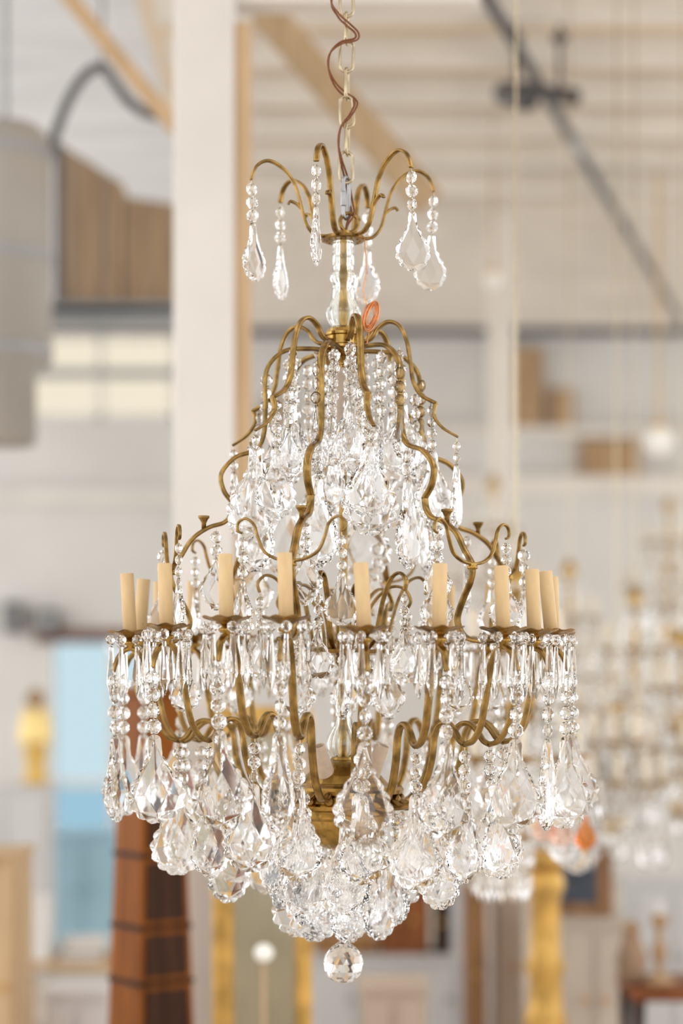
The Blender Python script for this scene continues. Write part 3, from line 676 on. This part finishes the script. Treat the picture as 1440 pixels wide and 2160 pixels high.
cabinet('tan_bookcase', 'tan wooden bookcase end at the lower left edge', 'bookcase', -90, 36, 1812, 7, .35, TAN, 1)
# gilt torchere
d = 6.5; t = thing('gilt_column_stand', 'carved gilt column stand, bright gold, at the lower right', 'stand', (bx(1150, d), by(d), 0)); hz2 = bz(1792, d)
MB().lathe([(.03, 0), (.13, .004), (.13, .05), (.09, .07), (.085, .16), (.10, .2)], 24).part('base', GOLD, t, smooth=False)
MB().lathe([(.04, .19), (.075, .22), (.066, .36), (.058, .48), (.07, .52), (.055, .56), (.05, .66), (.066, .70), (.05, .74), (.046, .92), (.064, .97), (.05, hz2 - .06)], 24, 8, .06).part('shaft', GOLD, t, smooth=True)
MB().lathe([(.04, hz2 - .06), (.07, hz2 - .05), (.075, hz2 - .01), (.04, hz2)], 24).part('capital', GOLD, t)
# framed painting on the beige chest
d = 8.05; zb = bz(1955, 8) + .025; t = thing('framed_painting', 'dark blue-grey painting in a brown frame leaning on the beige chest', 'painting', (bx(1226, d), by(d) + .16, zb), -.25)
W_, H_ = .15, bz(1786, d) - zb; fw = .06
for xa, xb, za, zc in ((-W_, -W_ + .02, 0, H_), (W_ - fw, W_, 0, H_), (-W_ + .02, W_ - fw, 0, .05), (-W_ + .02, W_ - fw, H_ - .02, H_)): MB().bevbox(xa, xb, -.02, .02, za, zc, .006).part('frame_bar', wood('frame_brown', (.30, .16, .08)), t)
MB().box(-W_ + .02, W_ - fw, -.005, .01, .05, H_ - .02).part('canvas', plain('dark_canvas', (0.07, 0.085, 0.11), 0.6, 0, 0.3, 9), t)
# dark table with candlestick
d = 7; t = thing('dark_table', 'dark red-brown table at the lower right corner', 'table', (bx(1420, d), by(d) + .2, 0)); zt = bz(2085, d)
MB().bevbox(-.15, .35, -.2, .2, zt - .05, zt, .01).part('tabletop', wood('table_brown', (.22, .075, .03)), t)
for sx in (-.12, .32):
    for sy in (-.17, .17): MB().lathe([(.015, 0), (.02, .05), (.014, .2), (.024, zt - .05)], 10).part('leg', DBROWN, t, (sx, sy, 0), smooth=True)
t = thing('candlestick', 'turned tan candlestick on the dark table', 'candlestick', (bx(1400, d), by(d) + .1, zt)); k = .25
MB().lathe([(.05, 0), (.06, .005), (.055, .02), (.02, .035), (.015, .07), (.028, .10), (.03, .13), (.014, .16), (.014, .2), (.035, .23), (.03, .25), (.01, .26)], 18).part('stem', CARD, t, smooth=True)
MB().lathe([(.005, .25), (.012, .252), (.012, .30), (.004, .302)], 12).part('candle', WHITEC, t)
t = thing('brown_vase', 'brown jar on the dark table beside the candlestick', 'vase', (bx(1342, d), by(d) + .12, zt)); MB().lathe([(.03, 0), (.05, .03), (.058, .09), (.04, .15), (.028, .18), (.036, .2), (.026, .2)], 20).part('jar', wood('jar_brown', (.36, .24, .16)), t, smooth=True)
MB().lathe([(.03, .2), (.036, .205), (.02, .22), (.008, .235)], 16).part('lid', CARD, t)
# yellow lamp on the sideboard
d = 11.1; zt = bz(1668, 11) + .025; t = thing('table_lamp', 'yellow shaded table lamp standing on the white sideboard', 'lamp', (bx(66, d), by(d) + .15, zt))
YEL = plain('yellow_glaze', (.86, .56, .14), .4, 0, .1, 6); YELS = plain('yellow_shade', (.95, .72, .30), .6, 0, .05, 6, emit=.25)
MB().lathe([(.05, 0), (.075, .01), (.07, .04), (.05, .08), (.06, .14), (.075, .2), (.05, .26), (.02, .3)], 20).part('lamp_body', YEL, t, smooth=True)
MB().lathe([(.11, .24), (.105, .24), (.075, .44), (.08, .44)], 20).part('lamp_shade', YELS, t, smooth=True)
MB().lathe([(.01, .3), (.01, .44), (.05, .46), (.06, .50), (.03, .55), (.005, .56)], 14).part('finial', CARD, t, smooth=True)
# low table with a white box and books at the left
d = 9; zt = bz(2030, d); t = thing('low_table', 'low tan table with a white box on it, lower left', 'table', (bx(140, d), by(d) + .2, 0))
MB().bevbox(-.26, .26, -.22, .22, zt - .04, zt, .008).part('tabletop', TAN, t)
for sx in (-.23, .23):
    for sy in (-.19, .19): MB().bevbox(sx - .02, sx + .02, sy - .02, sy + .02, 0, zt - .04, .004).part('leg', TAN, t)
t = thing('white_box', 'upright white box on the low tan table', 'box', (bx(72, d), by(d) + .1, zt)); MB().bevbox(-.065, .065, -.06, .06, 0, .28, .004).part('carton', WHITEC, t); MB().bevbox(-.068, .068, -.063, .063, .26, .30, .004).part('lid', WHITEC, t)
BOOK = [plain('book_grey', (.3, .3, .32), .6), plain('book_tan', (.5, .36, .2), .6), plain('book_white', (.75, .73, .7), .6)]
for k, lab in enumerate(('grey book at the bottom of the flat stack on the low table', 'tan book in the middle of the flat stack on the low table', 'white book on top of the flat stack on the low table')):
    t = thing('book', lab, 'book', (bx(165, d) + .01 * k, by(d) + .12, zt + k * .036), .2 * k, 'books on the low table')
    MB().box(-.1, .1, -.07, .07, .0, .005).box(-.1, .1, -.07, .07, .03, .035).box(-.1, -.094, -.07, .07, .005, .03).part('cover', BOOK[k], t); MB().box(-.093, .096, -.066, .066, .0055, .0295).part('pages', WHITEC, t)
cabinet('white_chest', 'low white chest at the bottom left in front of the low table', 'chest', 95, 225, 2105, 7.4, .35, plain('white_chest_paint', (.74, .70, .70), .5, 0, .05, 2), 2, knob=GREY)
for x0, x1, ya, yb_, lab in ((12, 50, 1272, 1335, 'dark square loudspeaker fixed on the back wall at the left'), (84, 128, 1288, 1338, 'dark square loudspeaker on the back wall above the door')):
    t = thing('wall_speaker', lab, 'loudspeaker', (bx((x0 + x1) / 2, dw), YB - .12, bz(yb_, dw)), 0, 'loudspeakers on the back wall'); h = (x1 - x0) * dw / FPX / 2; hh = bz(ya, dw) - bz(yb_, dw)
    MB().bevbox(-h, h, -.1, .12, 0, hh, .01).part('box', DGREY, t); MB().lathe([(.02, 0), (h * .8, .0), (h * .75, .012), (.03, .006)], 20).part('cone', GREY, t, (0, -.1, hh / 2), (PI / 2, 0, 0))

# ------------------------------------------------------------------ other crystal chandeliers hanging behind
def bgch(label, x, ytop, ybot, d, rad_px, tiers, seed, extra=None):
    rnd = random.Random(seed); sc_ = d / FPX
    zt, zb = bz(ytop, d), bz(ybot, d); t = thing('hanging_chandelier', label, 'chandelier', (bx(x, d), by(d), zb), rnd.uniform(0, 1), 'chandeliers hanging at the back')
    hh = zt - zb; R = rad_px * sc_
    MB().tube([(0, 0, hh), (0, 0, H - .01 - zb)], .0032, 8).part('hanging_rod', NICKEL, t)
    MB().lathe([(.01, 0 + hh * .12), (.03, hh * .13), (.05, hh * .2), (.02, hh * .26), (.012, hh * .45), (.03, hh * .55), (.012, hh * .62), (.012, hh * .9), (.04, hh * .95), (.01, hh)], 16).part('stem', BRASSB, t, smooth=True)
    beads = MB(); n8 = 6
    def oct_at(p, r):
        a = rnd.uniform(0, 1); beads.add([p + Vector((r * math.cos(a + k * PI / 2), r * math.sin(a + k * PI / 2), 0)) for k in range(4)] + [p + Vector((0, 0, r * 1.1)), p - Vector((0, 0, r * 1.1))], [(0, 1, 4), (1, 2, 4), (2, 3, 4), (3, 0, 4), (1, 0, 5), (2, 1, 5), (3, 2, 5), (0, 3, 5)])
    for (fr_, fz, na) in tiers:
        r = R * fr_; z = hh * fz
        MB().tube([(r * math.cos(2 * PI * k / 40), r * math.sin(2 * PI * k / 40), z) for k in range(40)], .005, 6, True).part('ring', NICKEL, t, smooth=True)
        for k in range(na):
            a = 2 * PI * k / na; ca, sa = math.cos(a), math.sin(a)
            o = MB().sweep(cr([(.02 * ca, .02 * sa, z * .8), (r * .4 * ca, r * .4 * sa, z * .72), (r * .8 * ca, r * .8 * sa, z * .8), (r * ca, r * sa, z)], 5), (-sa, ca, 0), .005, .004).part('arm', BRASSB, t, smooth=True)
            MB().lathe([(.01, 0), (.035, .012), (.036, .016), (.01, .01)], 14).part('drip_pan', BRASSB, o, (r * ca, r * sa, z))
            MB().lathe([(.006, .01), (.012, .012), (.012, .115), (.008, .116)], 12).part('candle_sleeve', PALES, o, (r * ca, r * sa, z))
            for q in range(6): oct_at(Vector((r * ca + .034 * math.cos(q), r * sa + .034 * math.sin(q), z - .01 - .0)), .009)
            for q in range(5): oct_at(Vector((r * ca, r * sa, z - .03 - q * .021)), .0105)
            link('crystal_drop', LEAF[('big', 'mid', 'slim')[k % 3]], t, (r * ca, r * sa, z - .135), (0, 0, rnd.uniform(0, 3)))
            a2 = a + PI / na
            for q in range(14): oct_at(Vector((r * math.cos(a + rnd.uniform(0, 2 * PI / na)) * rnd.uniform(.5, 1), r * math.sin(a + rnd.uniform(0, 2 * PI / na)) * rnd.uniform(.5, 1), z + rnd.uniform(-.22, .06))), .012)
            for q in range(9):
                f = q / 8; rr = r * (.95 - .0 * f); oct_at(Vector((rr * math.cos(a + 2 * PI / na * f), rr * math.sin(a + 2 * PI / na * f), z - .07 * math.sin(PI * f))), .010)
            for q in range(10):
                f = q / 9; p = Vector((r * ca, r * sa, z)).lerp(Vector((.04 * ca, .04 * sa, hh * .93)), f); p.z -= .12 * math.sin(PI * f); oct_at(p, .0105)
            link('crystal_drop', LEAF['mid'], t, (r * .55 * math.cos(a2), r * .55 * math.sin(a2), z * .80), (0, 0, rnd.uniform(0, 3)))
    o = beads.part('bead_strands', CRYSTAL, t); o['kind'] = 'stuff'
    link('ball_crystal', bl.data, t, (0, 0, hh * .10))
    if extra: extra(t, zb, hh)
    return t
TI = [(1.0, .45, 10), (.55, .72, 6)]
def near_extra(t, zb, hh):
    d = 5.0; t.rotation_euler = (0, 0, 0)
    for x, y, me, m in ((1210, 1706, 'small', AMBER), (1162, 1700, 'small', ROSE), (1128, 1690, 'small', ROSE), (1240, 1640, 'spear', CRYSTAL)):
        src = LEAF[me].copy(); src.materials.clear(); src.materials.append(m)
        o = link('crystal_drop', src, t, (bx(x, d) - t.location.x, -.24, bz(y, d) - zb)); o.rotation_euler = (0, 0, .3)
    for k in range(22):
        x = 1002 + k * 5.4; a = (x - 1056) / 60; link('prism_crystal', LEAF['prism'], t, (bx(x, d) - t.location.x, -.13 * math.sqrt(max(0, 1 - a * a)) * (1 if k % 2 else -1), bz(1822, d) - zb), (0, 0, k))
    MB().tube([(bx(1058, d) - t.location.x + .075 * math.cos(2 * PI * k / 32), .13 * math.sin(2 * PI * k / 32), bz(1821, d) - zb) for k in range(32)], .005, 6, True).part('prism_ring', BRASSB, t, smooth=True)
    for a in range(4): MB().tube([(bx(1058, d) - t.location.x + .075 * math.cos(a * PI / 2), .13 * math.sin(a * PI / 2), bz(1821, d) - zb), (0, 0, hh * .3)], .002, 5).part('stay_wire', BRASSB, t)
bgch('amber-hung crystal chandelier close behind the sharp one, lower right', 1088, 1190, 1880, 5.0, 128, [(1.0, .40, 8), (.7, .72, 6)], 3, near_extra)
bgch('largest of the blurred crystal chandeliers hanging at the right', 1338, 1240, 1720, 8.0, 120, TI, 4)
bgch('blurred crystal chandelier left of the largest one at the right', 1200, 1180, 1640, 9.0, 100, TI, 5)
bgch('blurred crystal chandelier cut by the right edge of the photo', 1440, 1330, 1790, 7.4, 110, TI, 6)
bgch('low blurred crystal chandelier hanging under the others at the right', 1300, 1480, 1800, 7.0, 95, TI, 8)
bgch('distant crystal chandelier mostly hidden behind the right candle sleeves of the sharp one', 1040, 1000, 1420, 11.0, 90, TI, 9)
bgch('small blurred crystal chandelier high at the right edge', 1410, 1050, 1400, 11.5, 90, TI, 10)
